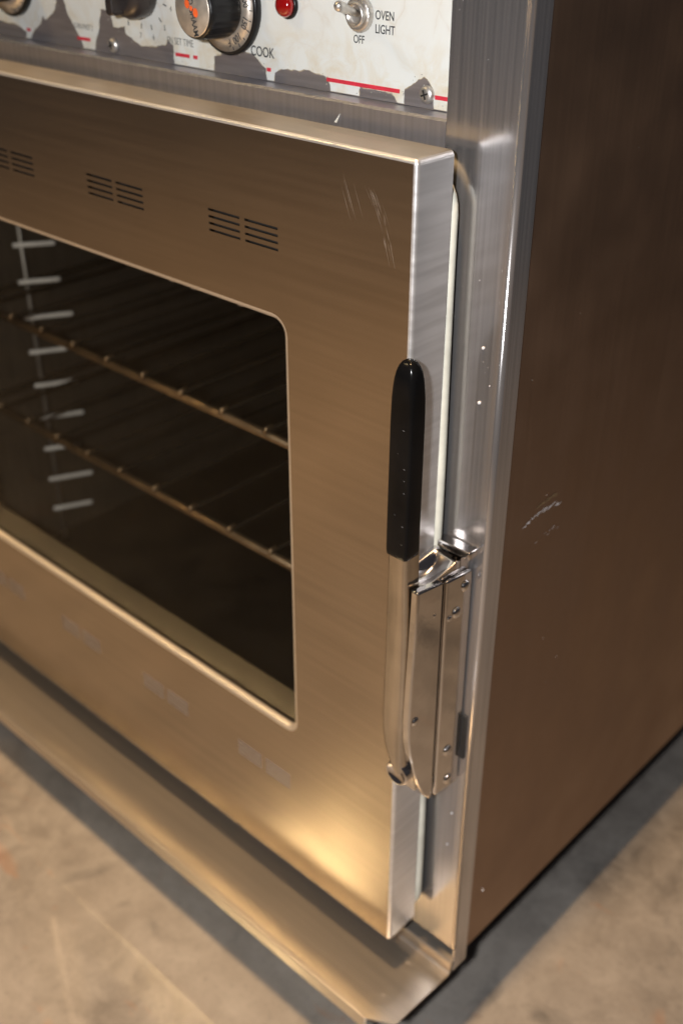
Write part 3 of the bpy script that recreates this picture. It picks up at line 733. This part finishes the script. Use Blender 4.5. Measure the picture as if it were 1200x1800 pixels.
# rear cheek and strike bracket on the post
cheek('strike_plate', [(-0.0276, 0.3470), (-0.0016, 0.3440), (-0.0010, 0.1605), (-0.0270, 0.1640)], -0.0122, -0.0086)
bm = bmesh.new(); box(bm, -0.0335, -0.0065, -0.0098, -0.0002, 0.3545, 0.3600, 0.0012, 3); box(bm, -0.0330, -0.0125, -0.0100, -0.0004, 0.163, 0.3540)
done(bm, 'strike_bracket', 'chrome', latch)
box_obj('shadow_patch', (-0.0086, -0.0046, -0.0016, -0.0002, 0.183, 0.2225), 'black_iron', latch, 0.0006, 1)  # black piece put in for the latch's shadow on the post
box_obj('groove_strip', (-0.0300, -0.0128, -0.0305, -0.0270, 0.167, 0.345), 'black_iron', latch)
# pivot pin at the foot of the lever
bm = bmesh.new(); lathe(bm, [(0.0080, 0), (0.0090, 0.001), (0.0094, 0.0255), (0.0091, 0.0268), (0.0083, 0.0274), (0.0075, 0.0272), (0.0072, 0.0262), (0.0002, 0.0260)], (-0.0200, -0.0300, 0.1992), (0, -1, 0), 48); done(bm, 'pivot_pin', 'chrome', latch)
# screws and rivets on the cheeks (they face +X)
def side_screw(y, z, r, x=-0.0087, name='screw'):
    bm = bmesh.new(); lathe(bm, [(r, -0.0004), (r, r * 0.10), (r * 0.86, r * 0.32), (r * 0.6, r * 0.46), (r * 0.25, r * 0.52), (0.0002, r * 0.53)], (x, y, z), (1, 0, 0), 22)
    for e in bm.edges: e.smooth = True
    done(bm, name, 'chrome', latch)
for y, z in ((-0.0085, 0.3345), (-0.0165, 0.3180), (-0.0160, 0.2000), (-0.0135, 0.1715)): side_screw(y, z, 0.0040)
side_screw(-0.0530, 0.2500, 0.0032, -0.0091, 'rivet'); side_screw(-0.0385, 0.3270, 0.0014, -0.0091, 'rivet'); side_screw(-0.0235, 0.3170, 0.0022, -0.0087, 'rivet')

# ================================================================== wear on the cabinet
side = [o for o in oven.children if o.name == 'side_panel'][0]; fpost = [o for o in oven.children if o.name == 'front_post'][0]
bm = bmesh.new()
for k in range(34):
    t = random.random(); p = Vector((0.0370 + 0.043 * t + random.gauss(0, 0.0012), 0.3590 + 0.0035 * math.sin(t * 3) + random.gauss(0, 0.0007)))
    d = Vector((random.uniform(0.002, 0.0075), random.uniform(0.0, 0.0012)))
    sliver(bm, p, p + d, random.uniform(0.0001, 0.00042), x=-0.00082 + 0.000003 * k)
for k in range(8):
    p = Vector((0.050 + 0.03 * random.random(), 0.3410 + random.gauss(0, 0.001) )); sliver(bm, p, p + Vector((0.004, 0.0005)), 0.00012, x=-0.00065 + 0.000003 * k)
o = done(bm, 'scratch_marks', 'pale_mark', side); o['kind'] = 'stuff'
bm = bmesh.new()
for k in range(14):
    t = random.random(); p = Vector((0.052 + 0.030 * t, 0.3685 + random.gauss(0, 0.0008))); sliver(bm, p, p + Vector((0.006, 0.0008)), 0.0003, x=-0.0006 + 0.000003 * k)
o = done(bm, 'rub_marks', 'tan_mark', side); o['kind'] = 'stuff'
bm = bmesh.new()
def speck(c, r, n=7):
    bmesh.ops.create_icosphere(bm, subdivisions=1, radius=r, matrix=Matrix.Translation(c) @ Matrix.Diagonal((1, 1, 1, 1)))
for c_, r in (((-0.0142, -0.0002, 0.4916), 0.0011), ((-0.0142, -0.0002, 0.4575), 0.0012), ((-0.008, -0.0001, 0.470), 0.0004), ((-0.020, -0.0001, 0.53), 0.0003), ((-0.012, -0.0001, 0.124), 0.0008), ((-0.014, -0.0001, 0.090), 0.0008)): speck(c_, r)
for k in range(16): speck((random.uniform(-0.046, -0.004), 0.00005, random.uniform(0.38, 0.70)), random.uniform(0.00012, 0.00024))
o = done(bm, 'dust_specks', 'pale_mark', fpost); o['kind'] = 'stuff'
bm = bmesh.new()
for c_, r in (((-0.0008, 0.0344, 0.0199), 0.0010),): speck(c_, r)
for k in range(14): speck((-0.0009, random.uniform(0.02, 0.4), random.uniform(0.0, 0.7)), random.uniform(0.00015, 0.0003))
o = done(bm, 'dust_specks', 'pale_mark', side); o['kind'] = 'stuff'

# ================================================================== racks inside
def oven_rack(z, label):
    r = thing('oven_rack', (-0.37, 0.25, z), label, 'oven rack', 'wire racks inside the oven')
    xa, xb, ya, yb = -0.668, -0.066, 0.030, 0.50
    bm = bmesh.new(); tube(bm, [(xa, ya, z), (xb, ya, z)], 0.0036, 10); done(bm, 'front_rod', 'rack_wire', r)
    bm = bmesh.new(); tube(bm, [(xa, yb, z), (xb, yb, z)], 0.0036, 10); done(bm, 'back_rod', 'shaded_wire', r)
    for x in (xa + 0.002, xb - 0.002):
        bm = bmesh.new(); tube(bm, [(x, ya, z), (x, yb, z)], 0.0036, 10); done(bm, 'side_rod', 'shaded_wire', r)
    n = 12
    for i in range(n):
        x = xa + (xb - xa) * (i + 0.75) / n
        bm = bmesh.new(); tube(bm, [(x, ya - 0.002, z + 0.0045), (x, yb, z + 0.0045)], 0.0017, 8); done(bm, 'cross_wire', 'shaded_wire', r)
        bm = bmesh.new(); tube(bm, [(x, ya - 0.0032, z + 0.0030), (x, ya - 0.0026, z + 0.0062), (x, ya + 0.004, z + 0.0064)], 0.0019, 8); done(bm, 'wire_tip', 'rack_wire', r)  # tips keep the paler rack wire, coloured as lit
oven_rack(0.350, 'upper wire rack inside the oven behind the glass'); oven_rack(0.2395, 'lower wire rack inside the oven behind the glass')
sup = thing('rack_support', (-0.668, 0.09, CZ0), 'wire ladder of rack slides on the left oven wall', 'rack support')
bm = bmesh.new(); tube(bm, [(-0.6660, 0.100, CZ0 + 0.001), (-0.6660, 0.100, 0.55)], 0.0023, 10); done(bm, 'upright', 'support_wire', sup)
for k in range(12):
    z = 0.0820 + 0.0388 * k
    L = 0.040 + 0.006 * math.sin(k * 2.3)
    bm = bmesh.new(); tube(bm, [(-0.6625, 0.0885, z), (-0.6620, 0.0900, z), (-0.6620 + 0.30 * L, 0.090 + L, z - 0.09 * L), (-0.6620 + 0.31 * L, 0.092 + L, z - 0.09 * L)], 0.0024, 12)
    done(bm, 'slide_rod', 'wire', sup)
